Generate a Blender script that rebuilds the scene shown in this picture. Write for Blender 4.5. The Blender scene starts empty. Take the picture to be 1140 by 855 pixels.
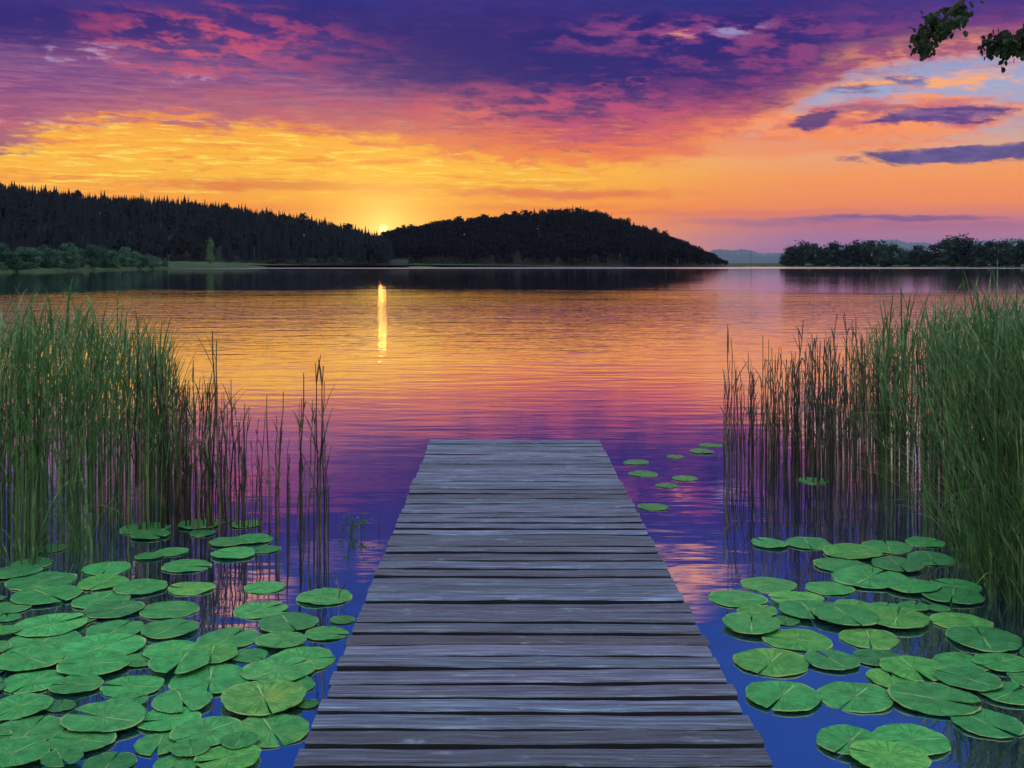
import bpy, math, random
import numpy as np

R = random.Random(11)
NR = np.random.RandomState(5)
SC = bpy.context.scene
COL = SC.collection
F, H = 1200.0, 1.81            # focal length in photo pixels, eye height over the water
CX, HY = 561.0, 294.0          # vanishing point of the dock / horizon, photo pixels

def water_pt(px, py, z=0.0):
    Y = F * (H - z) / (py - HY)
    return (px - CX) / F * Y, Y
def px_x(px, Y): return (px - CX) / F * Y
def py_z(py, Y): return H - (py - HY) / F * Y
def lerp(a, b, t): return a + (b - a) * t
def interp(x, pts):
    return float(np.interp(x, [p[0] for p in pts], [p[1] for p in pts]))
def lin(c):
    return tuple((v / 255 / 12.92 if v / 255 <= .04045 else ((v / 255 + .055) / 1.055) ** 2.4) for v in c)

# ------------------------------------------------------------------ objects
def tag(o, label=None, cat=None, group=None, kind=None):
    if label: o['label'] = label
    if cat: o['category'] = cat
    if group: o['group'] = group
    if kind: o['kind'] = kind
    return o
def empty(name, loc=(0, 0, 0), rz=0):
    o = bpy.data.objects.new(name, None); COL.objects.link(o)
    o.location = loc; o.rotation_euler = (0, 0, rz); o.empty_display_size = .1
    return o
def link(name, me, parent=None):
    o = bpy.data.objects.new(name, me); COL.objects.link(o)
    if parent: o.parent = parent
    return o

class MB:
    """collects quads / tris, builds ONE mesh"""
    def __init__(s): s.v = []; s.f = []; s.m = []
    def add(s, verts, faces, mat=0):
        b = len(s.v); s.v.extend(verts)
        for f in faces: s.f.append(tuple(i + b for i in f)); s.m.append(mat)
    def tube(s, pts, rad, n=6, mat=0, cap=True):
        vs = []; fs = []
        for i, p in enumerate(pts):
            a = np.array(pts[max(i - 1, 0)]); b = np.array(pts[min(i + 1, len(pts) - 1)])
            d = b - a; d = d / (np.linalg.norm(d) + 1e-9)
            u = np.cross(d, (0, 1, 0) if abs(d[1]) < .8 else (1, 0, 0)); u /= np.linalg.norm(u); w = np.cross(d, u)
            r = rad[i] if hasattr(rad, '__len__') else rad
            for k in range(n):
                t = 2 * math.pi * k / n
                vs.append(tuple(np.array(p) + r * (math.cos(t) * u + math.sin(t) * w)))
        for i in range(len(pts) - 1):
            for k in range(n):
                fs.append((i * n + k, i * n + (k + 1) % n, (i + 1) * n + (k + 1) % n, (i + 1) * n + k))
        if cap: fs.append(tuple(range(n))[::-1]); fs.append(tuple((len(pts) - 1) * n + k for k in range(n)))
        s.add(vs, fs, mat)
    def box(s, x0, x1, y0, y1, z0, z1, mat=0):
        s.add([(x0, y0, z0), (x1, y0, z0), (x1, y1, z0), (x0, y1, z0), (x0, y0, z1), (x1, y0, z1), (x1, y1, z1), (x0, y1, z1)],
              [(3, 2, 1, 0), (4, 5, 6, 7), (0, 1, 5, 4), (1, 2, 6, 5), (2, 3, 7, 6), (3, 0, 4, 7)], mat)
    def mesh(s, name, mats, smooth=False):
        me = bpy.data.meshes.new(name); me.from_pydata(s.v, [], s.f)
        for m in (mats if isinstance(mats, (list, tuple)) else [mats]): me.materials.append(m)
        me.polygons.foreach_set('material_index', s.m)
        if smooth: me.polygons.foreach_set('use_smooth', [True] * len(s.f))
        me.update(); return me
    def build(s, name, mats, parent=None, smooth=False):
        return link(name, s.mesh(name, mats, smooth), parent)

def big_mesh(name, protos, places, mats):
    """one mesh out of many transformed copies of proto (verts, tri/quad faces, matidx). places: (proto, x,y,z, sx, sz, rz)"""
    V = []; L = []; LS = []; MI = []; b = 0; nl = 0
    for (k, x, y, z, sx, sz, rz) in places:
        v, fidx, fl, mi = protos[k]
        c, s_ = math.cos(rz), math.sin(rz)
        w = np.empty_like(v)
        w[:, 0] = (v[:, 0] * c - v[:, 1] * s_) * sx + x
        w[:, 1] = (v[:, 0] * s_ + v[:, 1] * c) * sx + y
        w[:, 2] = v[:, 2] * sz + z
        V.append(w); L.append(fidx + b)
        LS.append(np.concatenate([[0], np.cumsum(fl)[:-1]]) + nl); MI.append(mi)
        b += len(v); nl += len(fidx)
    V = np.concatenate(V).astype(np.float32); L = np.concatenate(L).astype(np.int32); LS = np.concatenate(LS).astype(np.int32)
    me = bpy.data.meshes.new(name)
    me.vertices.add(len(V)); me.vertices.foreach_set('co', V.ravel())
    me.loops.add(len(L)); me.loops.foreach_set('vertex_index', L)
    me.polygons.add(len(LS)); me.polygons.foreach_set('loop_start', LS)
    for m in mats: me.materials.append(m)
    me.polygons.foreach_set('material_index', np.concatenate(MI).astype(np.int32))
    me.update(calc_edges=True); me.validate()
    return link(name, me)
def as_proto(mb):
    return (np.array(mb.v, dtype=float), np.array([i for f in mb.f for i in f]), np.array([len(f) for f in mb.f]), np.array(mb.m))

# ------------------------------------------------------------------ node expressions
class E:
    nt = None
    def __init__(s, k): s.k = k
    @staticmethod
    def node(t, **kw):
        n = E.nt.nodes.new(t)
        for a, b in kw.items(): setattr(n, a, b)
        return n
    @staticmethod
    def put(sock, v):
        if isinstance(v, E): v = v.k
        if isinstance(v, bpy.types.NodeSocket): E.nt.links.new(v, sock)
        elif isinstance(v, (tuple, list)) and sock.type == 'RGBA' and len(v) == 3: sock.default_value = (*v, 1)
        else: sock.default_value = v
    @staticmethod
    def op(o, *a, clamp=False):
        n = E.node('ShaderNodeMath', operation=o, use_clamp=clamp)
        for i, v in enumerate(a): E.put(n.inputs[i], v)
        return E(n.outputs[0])
    def __add__(s, o): return E.op('ADD', s, o)
    __radd__ = __add__
    def __sub__(s, o): return E.op('SUBTRACT', s, o)
    def __rsub__(s, o): return E.op('SUBTRACT', o, s)
    def __mul__(s, o): return E.op('MULTIPLY', s, o)
    __rmul__ = __mul__
    def __truediv__(s, o): return E.op('DIVIDE', s, o)
def vec(x, y, z=0.0):
    n = E.node('ShaderNodeCombineXYZ')
    for i, v in enumerate((x, y, z)): E.put(n.inputs[i], v)
    return E(n.outputs[0])
def xyz(v):
    n = E.node('ShaderNodeSeparateXYZ'); E.put(n.inputs[0], v); return [E(o) for o in n.outputs]
def noise(v, scale=1.0, detail=4, rough=.55, dist=0.0, color=False):
    n = E.node('ShaderNodeTexNoise'); E.put(n.inputs['Vector'], v); E.put(n.inputs['Scale'], scale)
    E.put(n.inputs['Detail'], detail); E.put(n.inputs['Roughness'], rough); E.put(n.inputs['Distortion'], dist)
    return E(n.outputs[1 if color else 0])
def sstep(a, b, x):
    n = E.node('ShaderNodeMapRange', interpolation_type='SMOOTHSTEP')
    E.put(n.inputs[0], x); n.inputs[1].default_value = a; n.inputs[2].default_value = b
    n.inputs[3].default_value = 0; n.inputs[4].default_value = 1
    return E(n.outputs[0])
def maprange(x, a, b, c, d):
    n = E.node('ShaderNodeMapRange'); E.put(n.inputs[0], x)
    for i, v in enumerate((a, b, c, d)): n.inputs[i + 1].default_value = v
    return E(n.outputs[0])
def ramp(x, stops, lo=0., hi=1.):
    """colour (rgb tuples, linear) as a function of x in lo..hi"""
    n = E.node('ShaderNodeValToRGB'); E.put(n.inputs[0], maprange(x, lo, hi, 0, 1))
    el = n.color_ramp.elements
    st = sorted(stops)
    for i, (p, c) in enumerate(st):
        p = (p - lo) / (hi - lo)
        e = el[i] if i < 2 else el.new(p)
        e.position = min(max(p, 0), 1); e.color = (*c, 1) if hasattr(c, '__len__') else (c, c, c, 1)
    return E(n.outputs[0])
def curve(x, pts):
    """scalar function through a ramp; value range rescaled into 0..1"""
    lo, hi = pts[0][0], pts[-1][0]; vs = [p[1] for p in pts]; a, b = min(vs), max(vs)
    r = ramp(x, [(p, (v - a) / (b - a)) for p, v in pts], lo, hi)
    n = E.node('ShaderNodeSeparateColor'); E.put(n.inputs[0], r)
    return E(n.outputs[0]) * (b - a) + a
def mix(f, a, b, blend='MIX'):
    n = E.node('ShaderNodeMix', data_type='RGBA', blend_type=blend, clamp_factor=True)
    E.put(n.inputs[0], f); E.put(n.inputs[6], a); E.put(n.inputs[7], b)
    return E(n.outputs[2])
def scale_col(c, k):
    n = E.node('ShaderNodeVectorMath', operation='SCALE'); E.put(n.inputs[0], c); E.put(n.inputs['Scale'], k)
    return E(n.outputs[0])
def bump(h, strength=.3, dist=.01, normal=None):
    n = E.node('ShaderNodeBump'); E.put(n.inputs['Strength'], strength); E.put(n.inputs['Distance'], dist); E.put(n.inputs['Height'], h)
    if normal is not None: E.put(n.inputs['Normal'], normal)
    return E(n.outputs[0])
def material(name):
    m = bpy.data.materials.new(name); m.use_nodes = True
    E.nt = m.node_tree; E.nt.nodes.clear(); return m
def principled(base, rough=.6, spec=.5, normal=None, **kw):
    n = E.node('ShaderNodeBsdfPrincipled'); E.put(n.inputs['Base Color'], base); E.put(n.inputs['Roughness'], rough)
    E.put(n.inputs['Specular IOR Level'], spec)
    if normal is not None: E.put(n.inputs['Normal'], normal)
    for k, v in kw.items(): E.put(n.inputs[k], v)
    return n.outputs[0]
def output(sh):
    n = E.node('ShaderNodeOutputMaterial'); E.nt.links.new(sh, n.inputs['Surface'])
def texco(k='Object'): return E(E.node('ShaderNodeTexCoord').outputs[k])
def position(): return E(E.node('ShaderNodeNewGeometry').outputs['Position'])
def translucent(sh, col, f):
    t = E.node('ShaderNodeBsdfTranslucent'); E.put(t.inputs[0], col)
    mx = E.node('ShaderNodeMixShader'); E.put(mx.inputs[0], f)
    E.nt.links.new(sh, mx.inputs[1]); E.nt.links.new(t.outputs[0], mx.inputs[2]); return mx.outputs[0]

# ------------------------------------------------------------------ camera
cam_d = bpy.data.cameras.new('camera'); cam = bpy.data.objects.new('camera', cam_d); COL.objects.link(cam)
cam.location = (0, 0, H); cam.rotation_euler = (math.pi / 2, 0, 0)
cam_d.sensor_fit = 'HORIZONTAL'; cam_d.sensor_width = 36; cam_d.lens = 36 * F / 1140
cam_d.shift_x = (570 - CX) / 1140; cam_d.shift_y = -(427.5 - HY) / 1140
cam_d.clip_start = .05; cam_d.clip_end = 30000
SC.camera = cam

# ------------------------------------------------------------------ sky
SUN_AZ = math.atan((427 - CX) / F); SUN_EL = math.atan((HY - 255) / F * math.cos(SUN_AZ))
def UQ(px, py):
    az = math.atan((px - CX) / F); return CX + F * az, F * math.atan((HY - py) / F * math.cos(az))

def build_sky():
    w = bpy.data.worlds.new('World'); SC.world = w; w.use_nodes = True
    E.nt = w.node_tree; E.nt.nodes.clear()
    dx, dy, dz = xyz(texco('Generated'))
    U = E.op('ARCTAN2', dx, dy) * F + CX                     # azimuth, in 1/1200 rad
    Q = E.op('ARCSINE', dz) * F                              # elevation, in 1/1200 rad
    big = noise(vec(U * .0045, Q * .014), 1, 4, .55)
    big2 = noise(vec(U * .0085 + 31, Q * .026 + 7), 1, 5, .6)
    wisp = noise(vec(U * .010 + 3, Q * .085), 1, 5, .6, .15)
    fine = noise(vec(U * .022 + Q * .01, Q * .24), 1, 4, .6, .3)
    puff = noise(vec(U * .020 + Q * .012 + 9, Q * .062 + 4), 1, 7, .64, .12)
    Uw = U + (big - .5) * 110 + (puff - .5) * 60
    Qw = Q + (big2 - .5) * 44 + (puff - .5) * 30 + (wisp - .5) * 30

    rough = noise(vec(U * .034 + Q * .02, Q * .15 + 11), 1, 6, .66, .35)
    def ell(px, py, rx, ry, warp=1.0, soft=.7, rot=0.0):
        cu, cq = UQ(px, py)
        a = (U + (Uw - U) * warp - cu); b = (Q + (Qw - Q) * warp - cq)
        if rot:
            c, s = math.cos(rot), math.sin(rot)
            a, b = a * c + b * s, b * c - a * s
        r = E.op('SQRT', (a / rx) * (a / rx) + (b / ry) * (b / ry)) + (rough - .5) * 1.3
        return 1 - sstep(1 - soft * .5, 1 + soft * .5, r)

    C = lin
    base_l = ramp(Q + (wisp - .5) * 20, [(0, C((255, 128, 40))), (30, C((255, 152, 36))), (58, C((250, 138, 44))), (78, C((251, 166, 54))), (102, C((254, 184, 58))),
                   (138, C((253, 174, 62))), (165, C((240, 130, 74))), (215, C((170, 75, 120))), (290, C((66, 52, 140))), (380, C((32, 70, 156))), (700, C((24, 64, 160)))], 0, 700)
    base_r = ramp(Q + (wisp - .5) * 10, [(0, C((128, 96, 152))), (24, C((156, 106, 150))), (44, C((196, 114, 126))), (64, C((240, 138, 84))), (92, C((246, 152, 88))),
                   (118, C((236, 165, 120))), (140, C((178, 165, 180))), (185, C((158, 168, 205))), (240, C((120, 135, 195))), (330, C((48, 82, 160))), (700, C((24, 64, 160)))], 0, 700)
    side = sstep(620, 900, Uw)
    col = mix(side, base_l, base_r)
    # golden gap: ripples of thin lit cloud
    gap = sstep(62, 85, Q) * (1 - sstep(150, 190, Q)) * (1 - sstep(560, 740, U))
    col = mix(gap * sstep(.50, .66, fine) * .9, col, C((255, 222, 92)))
    col = mix(gap * sstep(.53, .66, wisp) * .7, col, C((236, 122, 58)))
    col = mix(gap * sstep(.56, .68, noise(vec(U * .04 + Q * .03, Q * .3 + 5), 1, 4, .6, .4)) * .5, col, C((228, 128, 62)))
    # thin streaks low over the hills
    for (px, py, rx, ry, c, k) in [(330, 207, 150, 5, (222, 108, 62), .8), (610, 216, 120, 5.5, (226, 104, 74), .85), (250, 232, 200, 4, (232, 112, 58), .6),
                                   (820, 238, 130, 3, (222, 116, 96), .6), (600, 231, 90, 3, (228, 116, 70), .6),
                                   (905, 246, 110, 4.5, (140, 95, 140), .55), (1010, 243, 85, 2.6, (110, 80, 138), .75), (1060, 252, 130, 5, (160, 100, 140), .6)]:
        col = mix(ell(px, py, rx, ry, .32, 1.2) * k, col, C(c))
    # the cloud deck: lower edge as a function of azimuth
    B = curve(U, [UQ_pt for UQ_pt in [(-400, 95), (-40, 98), (30, 114), (95, 140), (170, 154), (330, 150), (430, 136), (520, 120), (600, 108), (700, 107), (770, 118), (830, 142), (880, 172), (930, 196), (1000, 206), (1100, 202), (1500, 190)]])
    edge = Qw - B
    lc = 1 - sstep(560, 820, U)
    edge = edge + (rough - .5) * (lc * 66 + 12) + (fine - .5) * lc * 26
    deck = sstep(-12, 12, edge) * (1 - sstep(330, 430, Qw))
    t = Q + (big - .5) * 90 + (wisp - .5) * 55
    dcol = ramp(t, [(90, C((246, 150, 62))), (112, C((232, 112, 78))), (140, C((206, 90, 98))), (165, C((178, 78, 110))), (195, C((148, 72, 122))),
                    (225, C((106, 60, 126))), (255, C((74, 50, 128))), (290, C((48, 48, 132))), (340, C((38, 60, 138))), (420, C((28, 68, 152)))], 90, 420)
    dcol = mix(sstep(.5, .68, fine) * (1 - sstep(200, 250, Q)) * .45, dcol, mix(sstep(110, 200, Q), C((255, 176, 80)), C((188, 104, 138))))
    dcol = mix(sstep(.5, .36, fine) * .2, dcol, C((84, 44, 104)))
    # hot lower rim of the deck
    rim = sstep(-20, 0, edge) * (1 - sstep(2, 44, edge))
    dcol = mix(rim * .9, dcol, mix(sstep(700, 900, U), C((243, 128, 74)), C((255, 158, 98))))
    dcol = mix(sstep(.54, .68, rough) * (1 - sstep(175, 260, Q)) * .5, dcol, mix(sstep(120, 190, Q), C((246, 140, 92)), C((206, 104, 128))))
    dcol = mix(sstep(.47, .33, rough) * .45, dcol, C((86, 46, 108)))
    # greyer lavender ripple field at the left
    lav = ell(110, 100, 330, 52, .8, 1.2)
    dcol = mix(lav * .6, dcol, mix(sstep(.4, .65, fine), C((112, 78, 138)), C((152, 100, 146))))
    dcol = mix(ell(20, 180, 90, 30, .8, 1.1) * .8, dcol, C((120, 84, 130)))
    # dark indigo cores
    for (px, py, rx, ry, k) in [(700, 66, 215, 52, .95), (520, 56, 160, 42, .8), (40, 26, 200, 22, .8), (350, 18, 80, 20, .6), (860, 40, 60, 40, .4), (600, 118, 90, 14, .5)]:
        dcol = mix(ell(px, py, rx, ry, .9, 1.3) * k, dcol, C((36, 33, 114)))
    # pink lit billows
    for (px, py, rx, ry, c, k) in [(255, 45, 120, 30, (200, 80, 114), .85), (200, 62, 90, 14, (196, 92, 118), .7), (520, 135, 46, 15, (246, 134, 88), 1), (690, 86, 26, 7, (232, 92, 120), 1),
                                   (640, 120, 130, 22, (200, 80, 120), .8), (760, 145, 110, 22, (190, 80, 118), .6), (420, 120, 160, 22, (196, 84, 108), .7),
                                   (730, 35, 130, 16, (150, 70, 130), .8), (900, 60, 140, 35, (150, 68, 124), .75), (1080, 50, 130, 32, (138, 66, 124), .7), (800, 150, 80, 16, (230, 110, 90), .7)]:
        dcol = mix(ell(px, py, rx, ry, 1.0, 1.5) * sstep(.44, .60, puff) * k, dcol, C(c))
    # bright flecks
    for (px, py, rx, ry, c) in [(60, 142, 90, 8, (255, 214, 160)), (75, 55, 70, 8, (176, 150, 190)), (215, 84, 30, 6, (200, 150, 190)), (830, 28, 26, 9, (150, 150, 200)), (760, 38, 22, 5, (240, 150, 130))]:
        dcol = mix(ell(px, py, rx, ry, .8, 1.3) * sstep(.5, .62, puff) * .85, dcol, C(c))
    col = mix(deck, col, dcol)
    # clouds in the clear gap at the right
    lit = ell(975, 134, 145, 21, .6, .6, .02)
    col = mix(lit * .95, col, mix(sstep(.40, .62, puff), C((255, 152, 92)), C((214, 106, 104))))
    col = mix(ell(1045, 129, 64, 9, .6, .5) * .95, col, mix(sstep(.42, .6, rough), C((78, 60, 130)), C((124, 92, 146))))
    col = mix(ell(960, 122, 40, 4, .5, 1.0) * .7, col, C((130, 84, 132)))
    col = mix(ell(902, 133, 24, 9, .9, .6) * .9, col, C((74, 56, 122)))
    col = mix(ell(940, 100, 26, 8, .9, 1.1) * .8, col, C((112, 74, 128)))
    col = mix(ell(1000, 93, 34, 8, .9, 1.1) * .75, col, C((100, 80, 140)))
    col = mix(ell(1060, 88, 130, 8, .8, 1.3) * sstep(.42, .6, puff), col, C((250, 170, 118)))
    col = mix(ell(900, 160, 130, 12, .6, 1.2) * .7, col, C((246, 142, 84)))
    col = mix(ell(1090, 171, 116, 10, .35, .5) * .95, col, mix(sstep(.4, .6, puff), C((66, 66, 128)), C((92, 84, 146))))
    # peach clouds above the frame (seen mirrored in the near water)
    hi = sstep(292, 330, Q) * (1 - sstep(380, 450, Q))
    for (px, py, rx, ry) in [(762, -30, 40, 26), (745, -75, 36, 14), (800, -55, 30, 10), (268, -74, 36, 26), (388, -34, 40, 10), (150, -60, 50, 10), (700, 8, 40, 8)]:
        col = mix(ell(px, py, rx, ry, 1.0, 1.4) * sstep(.40, .56, puff) * hi * .9, col, C((246, 164, 140)))
    # light round the sun
    su, sq = UQ(427, 255)
    a = (U - su); b = (Q - sq)
    r = E.op('SQRT', a * a + b * b); r2 = E.op('SQRT', a * a * .22 + b * b)
    near = E.op('EXPONENT', r * (-1 / 33.)); wide = E.op('EXPONENT', r2 * (-1 / 44.))
    col = mix(wide * .85, col, C((255, 200, 40)))
    col = mix(near * .95, col, (1.7, 1.0, .20))
    disc = 1 - sstep(3.4, 5.2, r)
    # the rest of the dome, overhead and behind: a clear dusk sky plus an added flat fill for the foreground
    nish = E.node('ShaderNodeTexSky', sky_type='NISHITA', sun_disc=False, sun_elevation=SUN_EL, sun_rotation=SUN_AZ, air_density=1.0, dust_density=.6, ozone_density=3.0)
    amb = scale_col(E(nish.outputs[0]), AMB_NISHITA)
    amb = mix(1.0, amb, AMB_ADD, 'ADD')
    amb = scale_col(amb, maprange(sstep(-20, math.radians(50) * F, Q), 0, 1, .22, 1.25))
    up = E.op('MAXIMUM', sstep(math.radians(27) * F, math.radians(52) * F, Q), sstep(.25, -.35, dy))
    col = mix(up, col, amb)
    col = mix(sstep(6, -40, Q), col, C((30, 30, 60)))
    col = mix(disc, col, (3.2, 2.1, .55))
    bg = E.node('ShaderNodeBackground'); E.put(bg.inputs[0], col); bg.inputs[1].default_value = 1.0
    o = E.node('ShaderNodeOutputWorld'); E.nt.links.new(bg.outputs[0], o.inputs[0])
    w.cycles.sampling_method = 'MANUAL'; w.cycles.sample_map_resolution = 1024
AMB_NISHITA = .12
AMB_ADD = (1.5, 1.6, 1.85)
build_sky()

sun_d = bpy.data.lights.new('sun', 'SUN'); sun = bpy.data.objects.new('sun', sun_d); COL.objects.link(sun)
sun_d.energy = .004; sun_d.angle = math.radians(.5); sun_d.color = (1, .42, .09)
from mathutils import Vector
sdir = Vector((math.sin(SUN_AZ) * math.cos(SUN_EL), math.cos(SUN_AZ) * math.cos(SUN_EL), math.sin(SUN_EL)))
sun.rotation_euler = sdir.to_track_quat('Z', 'Y').to_euler(); sun.location = (0, 0, 60)

# ------------------------------------------------------------------ materials
def m_water():
    m = material('lake_water')
    x, y, z = xyz(position())
    # ripples: fine near the dock, longer wavelets out on the open lake
    n1 = noise(vec(x * .9, y * 2.6), 1, 3, .5)
    n2 = noise(vec(x * 3.2, y * 9.), 1, 2, .5)
    n3 = noise(vec(x * .25, y * .7), 1, 3, .5)
    n4 = noise(vec(x * .05, y * .12), 1, 2, .5)
    open_ = sstep(9, 40, y)
    yl = y + (noise(vec(x * .035, y * .05 + 8), 1, 3, .6) - .5) * 46
    lee = sstep(80, 46, yl) * .90 + .10
    gust = sstep(.36, .62, noise(vec(x * .012, y * .02 + 3), 1, 2, .5))
    h = n1 * (open_ * .022 + .0035) + n2 * (open_ * .0022 + .0005) + n3 * open_ * .055 + n4 * open_ * .06 + noise(vec(x * 1.6, y * 3.6), 1, 2, .5) * sstep(25, 50, y) * .012
    nrm = bump(h * (.7 + gust * .6) * lee, 1.0, 1.0)
    band = sstep(380, 470, y)
    lw = E.node('ShaderNodeFresnel'); lw.inputs[0].default_value = 1.33; E.put(lw.inputs['Normal'], nrm)
    fac = E.op('ADD', E(lw.outputs[0]) * .27, .73, clamp=True)
    gl = E.node('ShaderNodeBsdfGlossy'); E.put(gl.inputs['Color'], (1, 1, 1)); E.put(gl.inputs['Roughness'], .03 + band * .17); E.put(gl.inputs['Normal'], nrm)
    body = principled((.002, .013, .055), .9, 0.0)
    mx = E.node('ShaderNodeMixShader'); E.put(mx.inputs[0], fac); E.nt.links.new(body, mx.inputs[1]); E.nt.links.new(gl.outputs[0], mx.inputs[2])
    output(mx.outputs[0]); return m
def m_wood():
    m = material('weathered_wood')
    x, y, z = xyz(texco('Object'))
    at = E.node('ShaderNodeAttribute', attribute_name='tint'); t = E(at.outputs['Fac'])
    t2 = E.op('FRACT', t * 7.31); t3 = E.op('FRACT', t * 23.7)
    # knots push the grain aside
    kn = E.node('ShaderNodeTexVoronoi'); E.put(kn.inputs['Vector'], vec(x * 1.7 + t * 77, y * 6.5 + t3 * 9)); kn.inputs['Scale'].default_value = 1.0
    kd = E(kn.outputs[0]); knot = 1 - sstep(.05, .13, kd); ring = (1 - sstep(.1, .42, kd))
    yy = y + ring * .012 + (noise(vec(x * 1.3 + t * 13, t * 5), 1, 2, .5) - .5) * .03
    g1 = noise(vec(x * 2.6 + t * 40, yy * 95, z * 60), 1, 6, .62, .25)
    g2 = noise(vec(x * 9 + t * 90, yy * 330, z * 200), 1, 3, .6)
    st = noise(vec(x * 2.2 + t * 17, yy * 11, z * 9), 1, 5, .62, .3)
    wear = noise(vec(x * 5 + t * 29, y * 14), 1, 6, .7)
    crack = sstep(.625, .665, noise(vec(x * .8 + t * 31, yy * 62, z * 40), 1, 4, .55, .15))
    col = ramp(g1 * .72 + g2 * .28, [(.34, (.006, .009, .017)), (.45, (.026, .042, .078)), (.54, (.058, .088, .146)), (.66, (.19, .245, .33))], .25, .75)
    col = scale_col(col, t2 * .95 + .34)
    col = mix(sstep(.45, .95, t) * .85, col, mix(1.0, col, (1.15, .78, .80), 'MULTIPLY'))
    col = mix(sstep(.52, .72, st) * .55, col, (.016, .020, .032))
    col = mix(sstep(.57, .70, wear) * .45, col, (.20, .24, .29))
    col = mix(sstep(.60, .70, g2) * .5, col, (.010, .012, .018))
    col = mix(knot * .85, col, (.010, .010, .013))
    col = mix(crack * .92, col, (.004, .004, .006))
    hgt = g1 * .8 + g2 * .45 + wear * .25 - knot * .2 - crack * .8
    output(principled(col, .40 + wear * .25, .5, bump(hgt, .9, .007))); return m
def m_plain_wood():
    m = material('dark_wood'); v = texco('Object')
    n = noise(v, 9, 5); output(principled(mix(n, (.03, .026, .024), (.10, .085, .075)), .75, .3)); return m
def m_gap_shade():
    m = material('painted_gap_shade'); n = noise(texco('Object'), 14, 5); output(principled(mix(n, (.004, .004, .006), (.02, .018, .022)), .8, .2)); return m  # shade of the board gaps painted onto plank sides and undersides
def m_pad():
    m = material('lily_leaf')
    x, y, z = xyz(texco('Object'))
    oi = E.node('ShaderNodeObjectInfo'); oc = E(oi.outputs['Color']); rnd = E(oi.outputs['Random'])
    r = E.op('SQRT', x * x + y * y); ang = E.op('ARCTAN2', y, x)
    n = noise(vec(x * 2.5 + rnd * 50, y * 2.5, rnd * 20), 1, 5, .6)
    n2 = noise(vec(x * 14 + rnd * 50, y * 14, rnd * 20), 1, 4, .6)
    vein = E.op('ABSOLUTE', E.op('SINE', ang * 9.5 + (n - .5) * 2.2))
    vein = (1 - sstep(.02, .34, vein)) * sstep(.02, .12, r) * (1 - sstep(.75, .98, r))
    hub = 1 - sstep(.0, .22, r)
    col = mix(sstep(.3, .7, n), (.018, .19, .045), (.05, .33, .085))
    col = mix(sstep(.52, .72, noise(vec(x * 1.3 + rnd * 90, y * 1.3, 4), 1, 3, .6)) * .6, col, (.10, .34, .065))
    col = mix(1.0, col, oc, 'MULTIPLY')
    col = mix(vein * .8, col, (.15, .44, .15))
    col = mix(hub * .5, col, (.16, .28, .08))
    mid = (1 - sstep(.006, .024, E.op('ABSOLUTE', y + (n - .5) * .03))) * sstep(.0, -.03, x) * sstep(-.92, -.6, x)
    col = mix(mid * .85, col, (.34, .52, .20))
    spot = sstep(.60, .66, n2)
    col = mix(spot * .7, col, (.10, .085, .02))
    rim = sstep(.955, .99, r + (n - .5) * .03)
    col = mix(rim * .6, col, (.42, .50, .17))
    nrm = bump(vein * -.5 + n2 * .4 + n * .6, .8, .06)
    sh = principled(col, .38 + n2 * .25, .3, nrm)
    output(translucent(sh, (.06, .22, .03), .12)); return m
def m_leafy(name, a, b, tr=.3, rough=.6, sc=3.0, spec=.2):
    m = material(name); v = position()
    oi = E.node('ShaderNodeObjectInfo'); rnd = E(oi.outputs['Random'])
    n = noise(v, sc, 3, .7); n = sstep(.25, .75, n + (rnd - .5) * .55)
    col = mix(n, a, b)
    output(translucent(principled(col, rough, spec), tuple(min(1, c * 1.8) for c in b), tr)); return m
def m_reed(name, lo, mid, hi):
    m = material(name); x, y, z = xyz(position())
    n = noise(vec(x * 23, y * 23, z * .8), 1, 2, .7)
    n2 = noise(vec(x * 3, y * 3, z * 4), 1, 3, .6)
    c = ramp(n * .6 + n2 * .4, [(.36, lo), (.5, mid), (.63, hi)], .25, .75)
    output(translucent(principled(c, .5, .3), tuple(v * 1.6 for v in mid), .25)); return m
def m_ground(name, a, b, sc, rough=.9):
    m = material(name); n = noise(position(), sc, 5, .65)
    output(principled(mix(sstep(.3, .7, n), a, b), rough, .1)); return m

WATER = m_water(); WOOD = m_wood(); DWOOD = m_plain_wood(); GAP_SHADE = m_gap_shade(); PAD = m_pad()
REED_G = m_reed('reed_green', (.012, .034, .010), (.036, .10, .023), (.19, .24, .08))
REED_D = m_reed('reed_dry', (.012, .011, .008), (.038, .033, .020), (.19, .15, .08))
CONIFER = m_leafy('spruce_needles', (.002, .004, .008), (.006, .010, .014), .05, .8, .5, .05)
BROAD = m_leafy('broad_leaves', (.004, .012, .013), (.013, .032, .026), .15, .7, .6, .1)
BIRCH_L = m_leafy('birch_leaves', (.03, .06, .03), (.06, .10, .045), .2, .7, .6, .1)
DARKLEAF = m_leafy('overhang_leaves', (.006, .012, .005), (.018, .034, .012), .12, .6, 12, .1)
BARK = m_ground('bark', (.02, .017, .014), (.06, .05, .04), 8)
MEADOW = m_ground('meadow_grass', (.012, .026, .010), (.032, .055, .020), .05)
SHORE_L = m_leafy('lakeside_leaves', (.010, .034, .022), (.034, .085, .05), .15, .7, .6, .1)
HILLM = m_ground('hill_soil', (.008, .012, .010), (.015, .02, .014), .05)
FARHILL = m_ground('hazed_far_woodland', (.03, .05, .07), (.06, .085, .10), .006)  # blue of distant air painted into the colour, besides the haze volume
BANK = m_ground('bank_soil', (.02, .022, .012), (.05, .05, .03), 3)

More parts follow.
